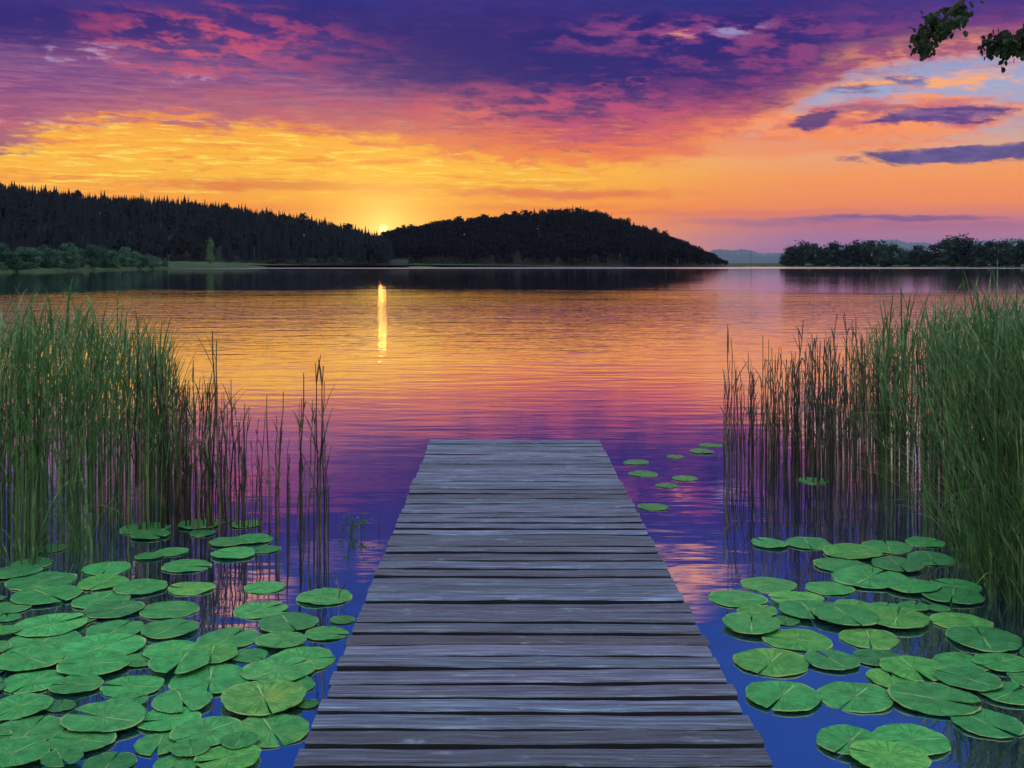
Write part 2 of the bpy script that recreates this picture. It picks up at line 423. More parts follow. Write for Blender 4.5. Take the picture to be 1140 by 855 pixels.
# ------------------------------------------------------------------ lake, shores, hills
def sheet(name, rows, mat):
    """rows: list of lists of points, equally long"""
    mb = MB(); n = len(rows[0])
    mb.add([p for r in rows for p in r], [(i * n + k, i * n + k + 1, (i + 1) * n + k + 1, (i + 1) * n + k) for i in range(len(rows) - 1) for k in range(n - 1)])
    return tag(mb.build(name, mat, smooth=True), kind='structure')
tag(sheet('lake', [[(x, y, 0) for x in (-4000, -300, 0, 300, 4000)] for y in (-60, 60, 300, 900, 11000)], WATER),
    'wide calm lake rippled gold and purple under the sunset', 'lake')

SHORE = [(-700, 15), (-300, 12), (0, 9.6), (100, 7.2), (190, 5.0), (300, 4.0), (450, 3.6), (620, 3.4), (800, 3.1), (880, 3.0), (1000, 3.6), (1140, 4.2), (1500, 5.0)]
MTOP = [(-700, 284), (0, 286), (190, 291), (300, 290), (450, 290), (560, 291), (620, 292), (800, 293), (1000, 293), (1500, 293)]
pxs = list(range(-700, 1501, 10))
def shoreY(px): return F * H / interp(px, SHORE)
rows = []
for t in (0, .015, .06, .2, .5, 1, 2.5, 8, 14):
    r = []
    for px in pxs:
        y0 = shoreY(px) + 3 * math.sin(px * .13) + 2 * math.sin(px * .41)
        y = y0 + 150 * t
        ztop = py_z(interp(px, MTOP), y0 + 150)
        z = -.3 if t == 0 else lerp(.35, ztop, min(1, t) ** .8) + .25 * math.sin(px * .3 + t * 9) * min(1, t * 3)
        r.append((px_x(px, y), y, z))
    rows.append(r)
tag(sheet('meadow', rows, MEADOW), 'low green meadow along the far lake shore', 'meadow')

LEFT_TOP = [(-420, 214), (-250, 200), (-120, 199), (0, 203), (40, 208), (90, 214), (140, 218), (200, 221), (250, 227), (300, 234), (340, 240), (370, 246), (400, 253), (418, 259), (440, 268)]
MID_TOP = [(405, 266), (428, 258), (440, 253), (470, 247), (500, 243), (540, 239), (590, 235), (640, 232), (668, 236), (700, 245), (725, 253), (750, 262), (770, 271), (790, 279), (806, 288), (815, 291)]
def wood(pts, Yf, Yr, th, name):
    x0, x1 = pts[0][0], pts[-1][0]
    def zr(px): return py_z(interp(px, pts), Yr)
    def zf(px): return py_z(interp(px, MTOP), Yf) - 1
    def thp(px): return min(th, .62 * max(2, zr(px) - zf(px)))
    def ground(px, t): return lerp(zf(px), zr(px) - thp(px), math.sin(min(t, 1) * math.pi / 2) ** .9)
    rows = []
    for t in (-.25, 0, .15, .3, .5, .75, 1, 1.3, 1.8):
        Y = lerp(Yf, Yr, t); k = 1 if t <= 1 else max(0, 1 - (t - 1) / .8)
        rows.append([(px_x(px, Y), Y, (ground(px, max(t, 0)) * k if t >= 0 else zf(px)) - 1.5) for px in np.linspace(x0 - 15, x1 + 15, 90)])
    tag(sheet(name, rows, HILLM), None, None)
    return ground, thp

def conifer(seed, wide=.19, gap=False):
    r = random.Random(seed); mb = MB()
    mb.tube([(0, 0, -.08), (0, 0, .5), (0, 0, .98)], [.016, .010, .002], 5, 1)
    n = 9
    for i in range(n):
        t = i / (n - 1); zt = lerp(.30, 1.0, (i + 1) / n) + .02; zb = lerp(.08, .86, t)
        rad = wide * (1 - t * .88) * r.uniform(.8, 1.15)
        k = 14; vs = [(0, 0, min(1.02, zt))]
        for j in range(k):
            a = 2 * math.pi * (j + r.uniform(-.3, .3)) / k
            rr = rad * (r.uniform(.85, 1.15) if j % 2 == 0 else r.uniform(.45, .65))
            vs.append((rr * math.cos(a), rr * math.sin(a), zb + r.uniform(-.03, .02) + (0 if j % 2 == 0 else .03)))
        mb.add(vs, [(0, 1 + j, 1 + (j + 1) % k) for j in range(k)], 0)
    return mb
def leafy(seed, lobes, nleaf, size, trunk=.35, mats=(0, 1)):
    """broad crown as many small leaf faces in lumpy lobes; unit height"""
    r = random.Random(seed); cr = MB(); tr = MB()
    tr.tube([(0, 0, -.04), (.01, 0, trunk * .6), (0, .01, trunk), (0, 0, .75)], [.03, .024, .02, .005], 6, mats[1])
    for (lx, ly, lz, lr) in lobes:
        tr.tube([(0, 0, trunk * .7), (lx * .5, ly * .5, lerp(trunk, lz, .5)), (lx, ly, lz)], [.014, .009, .003], 5, mats[1])
        for _ in range(nleaf):
            d = np.array([r.gauss(0, 1) for _ in range(3)]); d /= np.linalg.norm(d)
            q = lr * (r.random() ** .35) * r.uniform(.75, 1.12)
            p = np.array([lx, ly, lz]) + d * q * np.array([1, 1, .85])
            u = np.array([r.gauss(0, 1) for _ in range(3)]); u -= d * u.dot(d) * .5; u /= np.linalg.norm(u)
            v = np.cross(u, d + np.array([r.gauss(0, .5) for _ in range(3)])); v /= np.linalg.norm(v) + 1e-9
            s = size * r.uniform(.6, 1.4)
            cr.add([tuple(p - u * s), tuple(p + v * s * .6), tuple(p + u * s), tuple(p - v * s * .6)], [(0, 1, 2, 3)], mats[0])
    return cr, tr
def lobes_for(seed, n, w, z0=.34, z1=.9):
    r = random.Random(seed); out = [(0, 0, .72, .26), (0, 0, .5, .28)]
    for i in range(n):
        a = 2 * math.pi * i / n + r.uniform(-.4, .4); z = r.uniform(z0, z1 - .12); q = w * (1 - abs(z - .5) * .9) * r.uniform(.6, 1)
        out.append((q * math.cos(a), q * math.sin(a), z, r.uniform(.12, .2)))
    return out
def pine_mb(seed):
    cr, tr = leafy(seed, [(x * .75, y * .75, max(.4, z), q * .8) for x, y, z, q in lobes_for(seed, 6, .22, .4, .98)], 45, .05, .4)
    cr.add(tr.v, tr.f, 1); return cr

con = [conifer(i, .15 + .02 * (i % 3)) for i in range(6)]
pin = [pine_mb(20 + i) for i in range(4)]
protos = [as_proto(m) for m in con + pin]
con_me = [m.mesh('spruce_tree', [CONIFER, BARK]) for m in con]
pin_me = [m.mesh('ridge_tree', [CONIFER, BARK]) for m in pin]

def forest(pts, Yf, Yr, th, n, mixf, hillname, name, label, skyname, skylabel, group, meshes, step, pinebias):
    ground, thp = wood(pts, Yf, Yr, th, hillname)
    x0, x1 = pts[0][0], pts[-1][0]
    places = []
    for i in range(n):
        px = R.uniform(x0 + 4, x1 - 4); t = R.random() ** 1.1 * .96
        Y = lerp(Yf, Yr, t); h = thp(px) * R.uniform(.75, 1.0)
        k = R.randrange(6) if R.random() > mixf(px, t) else 6 + R.randrange(4)
        w = h * R.uniform(.85, 1.2)
        places.append((k, px_x(px, Y), Y, ground(px, t) - .5, w, h, R.uniform(0, 6.28)))
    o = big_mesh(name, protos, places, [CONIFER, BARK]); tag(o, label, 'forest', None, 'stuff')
    px = max(x0, -30) + 3
    while px < min(x1, 1200) - 3:
        t = R.uniform(.95, 1.03); Y = lerp(Yf, Yr, t); h = thp(px) * R.uniform(.85, 1.25)
        pine = R.random() < pinebias(px)
        ms, nm = (pin_me, 'ridge_tree') if pine else (con_me, 'spruce_tree')
        me = ms[R.randrange(len(ms))]
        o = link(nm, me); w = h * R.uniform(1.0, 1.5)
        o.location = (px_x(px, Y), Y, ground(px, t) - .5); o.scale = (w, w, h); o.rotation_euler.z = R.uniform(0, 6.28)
        tag(o, skylabel[1 if pine else 0], 'tree', group)
        px += R.uniform(*step)
forest(LEFT_TOP, 590, 790, 13, 3800, lambda px, t: .12, 'hill', 'spruce_forest', 'dark spruce forest covering the left hillside below its skyline',
       'spruce', ['pointed dark spruce on the skyline of the left hill', 'round topped dark tree on the skyline of the left hill'], 'skyline trees of the left hill', con_me, (1.8, 4.2), lambda px: .1)
forest(MID_TOP, 660, 850, 13, 1900, lambda px, t: .62, 'wooded_hill', 'mixed_forest', 'dark mixed forest covering the rounded hill right of the sun',
       'pine', ['pointed dark spruce on the skyline of the rounded hill', 'round topped dark tree on the skyline of the rounded hill'], 'skyline trees of the rounded hill', pin_me, (2.4, 5.0), lambda px: .72)

# far blue hills
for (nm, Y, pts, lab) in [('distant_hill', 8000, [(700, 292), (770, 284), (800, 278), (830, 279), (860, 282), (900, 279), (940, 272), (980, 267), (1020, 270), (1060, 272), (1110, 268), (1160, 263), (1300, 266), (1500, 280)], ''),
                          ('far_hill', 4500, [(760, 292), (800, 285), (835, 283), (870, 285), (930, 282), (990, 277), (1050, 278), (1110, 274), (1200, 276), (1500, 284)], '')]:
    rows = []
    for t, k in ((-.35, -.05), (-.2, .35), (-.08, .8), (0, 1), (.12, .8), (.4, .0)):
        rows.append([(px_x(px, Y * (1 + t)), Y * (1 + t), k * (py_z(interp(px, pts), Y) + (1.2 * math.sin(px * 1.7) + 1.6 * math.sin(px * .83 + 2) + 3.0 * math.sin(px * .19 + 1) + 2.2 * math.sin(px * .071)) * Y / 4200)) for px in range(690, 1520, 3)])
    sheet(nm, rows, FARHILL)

# broad trees: prototypes with trunk and crown
def tree_proto(seed, n, w, nl, size, mat, bark=BARK):
    cr, tr = leafy(seed, lobes_for(seed, n, w, .1) + [(.1, .05, .2, .2), (-.12, 0, .22, .2), (0, -.12, .3, .22), (0, .1, .12, .16)], nl, size, .16, mats=(0, 0))
    return cr.mesh('crown', mat), tr.mesh('trunk', bark)
BROADS = [tree_proto(40 + i, 7 + i % 3, .2 + .05 * (i % 3), 120, .036, BROAD) for i in range(5)]
LBROADS = [tree_proto(70 + i, 7 + i % 3, .2 + .04 * (i % 3), 120, .034, SHORE_L) for i in range(5)]
BIRCH = tree_proto(60, 6, .12, 110, .03, BIRCH_L)
def tree(name, proto, x, y, z, w, h, label, group=None):
    t = empty(name, (x, y, z), R.uniform(0, 6.28)); t.scale = (w, w, h)
    link('trunk', proto[1], t); link('crown', proto[0], t)
    return tag(t, label, 'tree', group)
# left lakeside trees and bushes
lt = [(-40, 262, 46), (-18, 270, 40), (3, 266, 34), (14, 276, 30), (30, 272, 40), (50, 270, 34), (62, 276, 30), (78, 267, 30), (88, 273, 26), (103, 269, 28), (114, 270, 24),
      (124, 276, 30), (138, 272, 22), (148, 277, 26), (160, 281, 24), (172, 284, 24), (183, 289, 16)]
special = {2: 'lakeside tree at the left edge of the left shore, in front of the forest', 9: 'tallest bushy tree in the middle of the left lakeside clump', 16: 'last and lowest bush where the left lakeside clump meets the meadow'}
for i, (px, top, wpx) in enumerate(lt):
    Y = shoreY(px) + R.uniform(6, 18); z = .5
    h = py_z(top, Y) - z; w = wpx / F * Y * R.uniform(1.0, 1.35)
    tree('broadleaf_tree', LBROADS[i % 5], px_x(px, Y), Y, z, w, h, special.get(i, 'bushy dark green tree in the lakeside clump on the left shore'), 'trees on the left shore')
for i in range(16):
    px = R.uniform(-60, 186); Y = shoreY(px) + R.uniform(2, 7); h = R.uniform(1.6, 3.2)
    o = tree('shrub', LBROADS[i % 5], px_x(px, Y), Y, .1, h * R.uniform(1.3, 2), h, 'low dark shrub at the water edge below the left shore trees', 'shrubs on the left shore'); o['category'] = 'shrub'
Y = 470; tree('birch_tree', BIRCH, px_x(234, Y), Y, py_z(294, Y), 7.5, py_z(262, Y) - py_z(294, Y), 'slim pale birch standing alone on the meadow before the left forest')
# right-hand groves
gr1 = [(882, 270, 24), (893, 264, 26), (906, 268, 26), (917, 270, 28), (930, 266, 26), (943, 268, 28), (956, 263, 28), (968, 264, 26), (981, 264, 26), (993, 268, 22), (1003, 272, 18), (874, 280, 16)]
gr2 = [(1013, 275, 24), (1024, 270, 22), (1034, 277, 22), (1046, 266, 28), (1058, 258, 30), (1069, 256, 30), (1081, 261, 26), (1094, 266, 26), (1108, 264, 28), (1121, 262, 28), (1135, 262, 28), (1150, 264, 30), (1170, 262, 32)]
for gi, (g, lab, grp) in enumerate([(gr1, 'dark rounded tree in the small grove across the lake', 'trees of the small grove'), (gr2, 'dark rounded tree in the grove at the far right', 'trees of the right grove')]):
    for i, (px, top, wpx) in enumerate(g):
        Y = shoreY(px) + R.uniform(8, 40); z = .6; h = py_z(top, Y) - z
        l = lab
        if gi == 1 and i == 5: l = 'tallest tree rising above the grove at the far right'
        if gi == 0 and i == 1: l = 'tall tree at the left end of the small grove across the lake'
        tree('broadleaf_tree', BROADS[(i + gi) % 5], px_x(px, Y), Y, z, wpx * Y / F * 1.5, h, l, grp)
for i in range(22):
    px = R.uniform(868, 1180); Y = shoreY(px) + R.uniform(3, 8); h = R.uniform(2.5, 5)
    o = tree('shrub', BROADS[i % 5], px_x(px, Y), Y, .2, h * R.uniform(1.6, 2.4), h, 'low shrub at the foot of the groves across the lake', 'shrubs under the groves'); o['category'] = 'shrub'
mb = MB(); Y = 560; mb.tube([(0, 0, -1), (0, 0, 9)], [.18, .14], 8); mb.box(-.3, .3, -.2, .2, 8.6, 9.0)
o = mb.build('marker_post', DWOOD); o.location = (px_x(836, Y), Y, 0); tag(o, 'thin dark marker post in the water before the distant hills', 'post')

# ------------------------------------------------------------------ dock
DZ = .25; XL, XR = -.649, .841
def dock():
    root = empty('wooden_dock', (0, 0, 0)); tag(root, 'weathered grey plank dock running straight out over the lake', 'dock')
    rr = random.Random(3); mb = MB(); tint = []
    y = -2.0; pitch = .136
    planks = []
    yy = 9.62
    while yy > -2: planks.append(yy); yy -= pitch * rr.uniform(.93, 1.07)
    for i, y1 in enumerate(planks[:-1]):
        gap = rr.uniform(.022, .042) if i else .02; y0 = planks[i + 1] + gap
        if i == 0: y0 = planks[1] + .01
        xl = XL + rr.uniform(-.008, .008); xr = XR + rr.uniform(-.008, .008); zt = DZ + rr.uniform(-.006, .006); tl = rr.uniform(-.007, .007); roll = rr.uniform(-.035, .035)
        th = .045; nx = 30; bev = .008; sk = rr.uniform(-.006, .006); cup = rr.uniform(-.003, .003)
        ph = [rr.uniform(0, 6.28) for _ in range(8)]
        prof = [(0, -th), (0, -bev), (.5 * bev, -.4 * bev), (1.6 * bev, 0), (None, cup), (-1.6 * bev, 0), (-.5 * bev, -.4 * bev), (0, -bev), (0, -th)]
        vs = []
        for k in range(nx + 1):
            s = k / nx; x = lerp(xl, xr, s)
            e0 = .0030 * math.sin(5 * s + ph[0]) + .0014 * math.sin(17 * s + ph[1]) + .0014 * math.sin(41 * s + ph[2])
            e1 = .0030 * math.sin(6 * s + ph[3]) + .0014 * math.sin(19 * s + ph[4]) + .0014 * math.sin(37 * s + ph[5])
            zz = zt + tl * (s - .5) + .002 * math.sin(4 * s + ph[6]) + .001 * math.sin(13 * s + ph[7])
            a, b = y0 + e0 + sk * (s - .5), y1 + e1 + sk * (s - .5)
            for j, (dy, dz) in enumerate(prof):
                yv = (a + b) / 2 if dy is None else (a + dy if j < 4 else b + dy)
                vs.append((x, yv, zz + dz + roll * (yv - (a + b) / 2)))
        n = len(prof); fs = []
        for k in range(nx):
            for j in range(n):
                fs.append((k * n + j, (k + 1) * n + j, (k + 1) * n + (j + 1) % n, k * n + (j + 1) % n))
        fs.append(tuple(range(n))); fs.append(tuple(nx * n + j for j in range(n))[::-1])
        fs = [f[::-1] for f in fs]
        tv = rr.random(); tint += [tv] * len(vs)
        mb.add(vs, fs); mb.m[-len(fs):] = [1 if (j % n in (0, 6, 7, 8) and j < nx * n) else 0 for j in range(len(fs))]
    deck = mb.build('deck', [WOOD, GAP_SHADE], root)
    a = deck.data.attributes.new('tint', 'FLOAT', 'POINT'); a.data.foreach_set('value', tint)
    for x in (XL + .10, (XL + XR) / 2, XR - .10):
        b = MB(); b.box(x - .035, x + .035, -2, 9.5, DZ - .17, DZ - .04); b.build('beam', DWOOD, root)
    for yv in (9.3, 6.2, 3.1, 0):
        for x in (XL + .17, XR - .17):
            b = MB(); b.tube([(x, yv, -1.2), (x, yv, DZ - .045)], .055, 10); b.build('pile', DWOOD, root, True)
dock()

# ------------------------------------------------------------------ lily pads
def pad_mesh(seed):
    r = random.Random(seed); mb = MB(); N = 56; rings = [.0, .16, .38, .6, .8, .93, 1.0]
    half = r.uniform(.015, .07) if seed % 4 else .13; ph = [r.uniform(0, 6.28) for _ in range(8)]; deep = r.uniform(.02, .12)
    lift = r.uniform(.004, .02) if seed % 3 else r.uniform(.035, .06); fold = r.uniform(-.012, .05)
    def top(rad, k):
        a = lerp(half, 2 * math.pi - half, k / N)
        bite = -.05 * max(0, math.cos(a - ph[7])) ** 90 if seed % 3 == 0 else 0
        edge = 1 + bite + .022 * math.sin(3 * a + ph[0]) + .014 * math.sin(7 * a + ph[1]) + .010 * math.sin(13 * a + ph[2]) + .006 * math.sin(23 * a + ph[5])
        notch = 0
        q = rad * edge
        x, y = q * math.cos(a), q * math.sin(a) * .97
        z = .012 * rad * rad * math.sin(2 * a + ph[3]) + .010 * rad ** 3 * math.sin(5 * a + ph[4]) + lift * max(0, rad - .8) * 4 * max(0, .3 + .7 * math.sin((4 if seed % 3 else 2) * a + ph[6])) + fold * rad * abs(math.sin(a)) * .5
        return (x + deep * (1 - rad), y, z)
    vs = [top(rd, k) for rd in rings for k in range(N + 1)]; n = N + 1
    fs = [(i * n + k, (i + 1) * n + k, (i + 1) * n + k + 1, i * n + k + 1) for i in range(len(rings) - 1) for k in range(N)]
    b = len(vs); th = .02
    vs2 = [(x, y, z - th) for x, y, z in vs]
    fs2 = [tuple(j + b for j in f[::-1]) for f in fs]
    m = len(rings) - 1
    side = [(m * n + k, b + m * n + k, b + m * n + k + 1, m * n + k + 1) for k in range(N)]
    side += [((i + 1) * n, i * n, b + i * n, b + (i + 1) * n) for i in range(m)] + [(i * n + N, (i + 1) * n + N, b + (i + 1) * n + N, b + i * n + N) for i in range(m)]
    mb.add(vs + vs2, fs + fs2 + side)
    return mb.mesh('lily_pad', PAD, True)
PADS = [pad_mesh(i) for i in range(14)]
L5 = [(440,52,145),(455,72,115),(600,40,130),(670,31,55),(742,38,98),(612,66,80),(690,95,110),(765,85,120),(705,130,130),(805,115,85),(520,122,95),(450,138,80),(563,165,145),(578,233,135),(800,230,118),(978,260,165),(788,298,160),(148,112,100),
 (90,160,130),(50,185,140),(322,172,142),(125,210,195),(310,215,150),(140,255,200),(425,232,155),(305,268,170),(-20,265,70),(25,322,75),(345,300,170),(512,298,170),(230,325,120),(20,368,85),(150,348,210),(350,360,170),(515,360,165),(690,385,185),(870,340,180),(1035,328,75),(985,370,130),(850,398,150),
 (130,395,220),(310,415,240),(90,455,200),(285,470,205),(520,425,165),(545,470,190),(640,440,160),(910,450,200),(635,508,250),(840,485,215),(100,515,180),(230,530,150),(400,530,180),(550,578,185),(795,572,265),(60,598,190),(185,590,85),(930,582,70),(315,635,245),(510,630,180),(90,665,215),(625,672,210),(820,662,235),(245,698,195),(480,705,150),(890,525,130),
 (40,745,210),(690,752,190),(330,765,160),(-70,540,160),(-60,690,170),(-50,420,150)]
R6 = [(290,110,115),(418,106,150),(570,140,180),(685,118,155),(810,103,120),(832,158,155),(535,182,175),(715,184,160),(625,225,235),(288,245,170),(490,257,148),(768,257,160),(912,250,150),(902,284,185),(183,292,180),(380,298,165),(470,315,100),(250,338,130),(345,365,90),(420,338,185),(570,322,130),(680,322,105),(773,322,95),(852,325,75),(545,360,200),(715,365,205),(930,370,185),(230,385,190),(383,430,210),(622,425,190),(1005,430,225),
 (297,503,240),(497,502,170),(655,492,160),(770,530,210),(700,560,160),(930,505,170),(1065,510,170),(950,572,200),(1090,610,190),(337,622,238),(578,620,244),(840,633,268),(1015,710,215),(560,775,215),(765,765,230),(1190,560,190),(1210,480,150),(690,835,240)]
OFF = [(708,515,28),(716,528,32),(781,503,28),(791,496,24),(762,533,28),(742,541,24),(727,565,34),(752,509,20)]
LAB_L = {15: 'pale lone lily pad beside the left dock edge, out beyond the raft', 16: 'round lily pad over the orange cloud reflection left of the dock', 14: 'small lily pad floating alone just behind the orange cloud reflection',
 13: 'yellowish lily pad just left of the orange cloud reflection', 12: 'round green lily pad directly behind the yellowish one left of the orange reflection', 54: 'largest yellow tinged lily pad with fanned veins near the dock, bottom left',
 62: 'front lily pad with pale star of veins touching the dock edge, bottom left', 57: 'small lily pad wedged between veined pads and the dock, bottom left', 37: 'small lily pad cut off by the left dock edge', 4: 'lily pad farthest right in the back row under the left reeds',
 2: 'lily pad at the back of the left raft among reed reflections', 17: 'dim lily pad in the shade at the foot of the dense left reeds', 60: 'big lily pad in the bottom left corner of the water', 59: 'lily pad directly behind the open blue water at bottom left',
 58: 'wide dark green lily pad behind two gaps of blue water, bottom left', 63: 'lily pad cut by the bottom edge left of the open blue water', 35: 'wide lily pad at the raft edge touching the orange reflection', 53: 'lily pad beside the small dark blue gap in the left raft',
 8: 'round lily pad among reed reflections, nearest to the sparse left stems', 9: 'small lily pad right of the round one among the sparse reed reflections', 7: 'flat wide lily pad behind the sparse reed reflections on the left', 20: 'lily pad alone on dark water before the dense left reeds'}
LAB_R = {0: 'small lily pad at the left end of the back row below the right reeds', 1: 'lily pad second from the left in the back row below the right reeds', 4: 'small lily pad farthest right in the back row by the right reeds', 5: 'lily pad alone on the dark water under the dense right reeds',
 9: 'round lily pad just behind the leftmost pad of the right raft', 14: 'leftmost lily pad of the right raft, nearest the dock', 10: 'dull yellow green lily pad behind the right raft', 27: 'lily pad on blue water at the left front of the right raft', 28: 'lily pad in the right raft with open blue water on its right',
 29: 'yellow mottled lily pad on blue water in the right raft', 30: 'big dark lily pad against the reed reflections at the right edge', 31: 'large lily pad with a diagonal pale vein, left of a split pad', 32: 'lily pad split by its deep notch beside a larger veined one, right of the dock', 40: 'large lily pad with a bright diagonal midrib, nearest the dock at bottom right',
 41: 'large lily pad in the middle of the three front pads right of the dock', 42: 'widest lily pad at the right of the three front pads', 43: 'round lily pad on dark leaf reflections at bottom right', 44: 'lily pad at the bottom edge, leftmost of the front pair right of the dock', 45: 'lily pad at the bottom edge, rightmost of the front pair right of the dock', 39: 'lily pad by the right picture edge above the round bottom one'}
LAB_O = ['nearest floating pad of the pair left off the dock end', 'second pad just below the first right of the dock end', 'pad beside the right reeds off the dock end', 'farthest small pad off the dock end by the right reeds', 'pad midway between dock and right reeds', 'thin pad just left of the midway pad', 'single pad touching the right side of the dock', 'tiny pad between the dock end and the right reeds']
TINT = {'o': (1.25, .75, .8), 'y': (2.6, 1.25, .9), 'p': (1.5, 1.15, 1.1), 'n': (1, 1, 1), 'd': (.75, .8, .9), 'b': (1.2, 1.25, 1.2), 'l': (1.9, 1.25, .9)}
all_pads = []
for i, (a, b, w_) in enumerate(L5):
    l = LAB_L.get(i)
    if not l:
        l = ('green lily pad among the reed reflections at the back of the left raft' if b < 150 else 'overlapping green lily pad in the middle of the left raft' if b < 400 and a > 240
             else 'green lily pad in the shaded left part of the left raft' if b < 400 else 'overlapping green lily pad in the crowded front of the left raft')
    t = 'y' if i in (54, 13) else 'p' if i in (15, 16, 62, 47, 49, 39, 38, 4) else 'd' if i in (17, 18, 19, 26) else R.choice('nnbdbl')
    all_pads.append((a / 2.714, 570 + b / 2.714, w_ / 2.714, l, 'lily pads left of the dock', t, {54: (3, 5.1), 62: (6, 5.2)}.get(i, False)))
for i, (a, b, w_) in enumerate(R6):
    l = LAB_R.get(i)
    if not l: l = 'green lily pad in the back rows of the right raft' if b < 240 else 'overlapping green lily pad in the middle of the right raft' if b < 460 else 'overlapping green lily pad in the front of the right raft'
    t = 'y' if i in (29,) else 'p' if i in (10, 14, 9, 27) else 'd' if i in (5, 43, 30) else R.choice('nnbdl')
    all_pads.append((760 + a / 3, 570 + b / 3, w_ / 3, l, 'lily pads right of the dock', t, {31: (1, 4.15), 40: (2, 4.1), 41: (5, 4.0), 32: (4, 1.9)}.get(i, False)))
for i, (a, b, w_) in enumerate(OFF): all_pads.append((a, b, w_, LAB_O[i], 'lily pads off the dock end', 'o', False))
all_pads.append((907, 536, 34, 'single pad among the right reed stems', 'lily pads right of the dock', 'p', False))
gaps = [(280, 580, 60), (500, 525, 34), (665, 600, 62), (430, 700, 80), (275, 380, 25), (650, 300, 60), (720, 250, 90), (620, 330, 60), (500, 200, 60), (560, 100, 60)]
nfill = 0
for _ in range(4000):
    a, b = R.uniform(-60, 1010), R.uniform(285, 770); w_ = R.uniform(110, 170) * (.72 + b / 2400)
    if a + w_ / 2 > 1080 - .42 * b + (0 if b < 440 else 40) or any(abs(a - g[0]) < g[2] * .8 + w_ * .42 and abs(b - g[1]) < g[2] * .4 + w_ * .17 for g in gaps): continue
    if any(((a - (p[0] * 2.714)) / 1.0) ** 2 + ((b - (p[1] - 570) * 2.714) * 2.6) ** 2 < (.40 * (w_ + p[2] * 2.714)) ** 2 for p in all_pads if p[4].endswith('left of the dock')): continue
    all_pads.append((a / 2.714, 570 + b / 2.714, w_ / 2.714, 'green lily pad tucked between larger ones in the left raft', 'lily pads left of the dock', 'n', False)); nfill += 1
print('fill', nfill)
placed = []
for (px, py, wpx, lab, grp, t, fix) in sorted(all_pads, key=lambda p: p[1]):
    x, y = water_pt(px, py); rad = wpx / F * y / 2 * (1.08 if grp.endswith('right of the dock') else 1.03)
    if XL - rad < x < XR + rad and y < 9.7:      # slide clear of the dock
        x = min(x, XL - rad * .80) if x < .1 else max(x, XR + rad * .80)
    used = {q[3] for q in placed if math.hypot(q[0] - x, q[1] - y) < (q[2] + rad) * 1.0}
    lv = next(k for k in range(20) if k not in used); placed.append((x, y, rad, lv))
    o = link('lily_pad', PADS[fix[0] if fix else R.randrange(14)])
    o.location = (x, y, .006 + .0075 * lv); o.scale = (rad, rad * R.uniform(.94, 1.0), rad * R.uniform(.7, 1.1))
    o.rotation_euler = (R.uniform(-.012, .012), R.uniform(-.012, .012), R.uniform(0, 6.28))
    if fix: o.rotation_euler.z = fix[1]
    c = TINT[t]; j = R.uniform(.85, 1.15); o.color = (c[0] * j * R.uniform(.85, 1.2), c[1] * j, c[2] * j, 1)
    tag(o, lab, 'lily pad', grp)

# ------------------------------------------------------------------ reeds
def reed_parts(seed, nleaf, bend, wl, kink=.0, llen=(.22, .42), rad=.0036, crook=0.):
    """unit-height reed: stem, leaves (height 1 = tip of the tallest leaf)"""
    r = random.Random(seed); st = MB(); lf = MB()
    a0 = r.uniform(0, 6.28); lean = r.uniform(.0, .05) * bend; wob = r.uniform(-.012, .012)
    def spine(t):
        return np.array([math.cos(a0) * lean * t * t + wob * math.sin(t * 5), math.sin(a0) * lean * t * t, t * .86])
    n = 7; ck = [np.array([r.gauss(0, crook), r.gauss(0, crook), 0]) for _ in range(n + 1)]; ck[0] *= 0
    st.tube([tuple(spine(k / n) + ck[k] - (np.array([0, 0, .3]) if k == 0 else 0)) for k in range(n + 1)], [lerp(rad, rad * .35, k / n) for k in range(n + 1)], 4, 0, False)
    for i in range(nleaf):
        t = lerp(.22, .98, (i + r.random() * .7) / nleaf); p = spine(t); a = a0 + (i % 2) * math.pi + r.uniform(-.8, .8)
        ln = r.uniform(*llen) * (1 if t < .8 else .7); up = r.uniform(.86, .985); droop = r.uniform(.1, .9) * bend
        d = np.array([math.cos(a), math.sin(a)])
        m = 6; k0 = r.uniform(.4, .8) if r.random() < kink else 9
        pts = []; q = p.copy(); ang = math.asin(up)
        for k in range(m + 1):
            pts.append(q.copy())
            s = k / m; an = ang - droop * s * s * 1.6 - (1.5 if s > k0 else 0)
            q = q + (ln / m) * np.array([d[0] * math.cos(an), d[1] * math.cos(an), math.sin(an)])
        sd = np.array([-d[1], d[0], 0]); vs = []
        for k, q in enumerate(pts):
            w = wl * (math.sin(math.pi * min(1, .18 + .82 * k / m)) ** .7) * (1 if k < m else .05)
            vs.append(tuple(q + sd * w + np.array([0, 0, .15 * w]))); vs.append(tuple(q - np.array([0, 0, .25 * w]))); vs.append(tuple(q - sd * w + np.array([0, 0, .15 * w])))
        lf.add(vs, [(3 * k + j, 3 * k + j + 1, 3 * k + j + 4, 3 * k + j + 3) for k in range(m) for j in (0, 1)], 0)
    return st, lf
GREEN = [reed_parts(i, 4 + i % 3, .7, .0036, .06) for i in range(12)]
DRY = [reed_parts(100 + i, 2 + i % 3, 1.3, .0046, .5, (.1, .22), .0062, .006) for i in range(8)]
TALLD = [reed_parts(200 + i, 3, .6, .0048, .15, (.14, .28), .0062, .004) for i in range(5)]
kinds = GREEN + DRY + TALLD
def both(st, lf):
    m = MB(); m.add(st.v, st.f, 0); m.add(lf.v, lf.f, 0); return as_proto(m)
rprotos = [both(*k) for k in kinds]
gmesh = [(k[0].mesh('stem', REED_G), k[1].mesh('foliage', REED_G)) for k in kinds]
dmesh = [(k[0].mesh('stem', REED_D), k[1].mesh('foliage', REED_D)) for k in kinds]

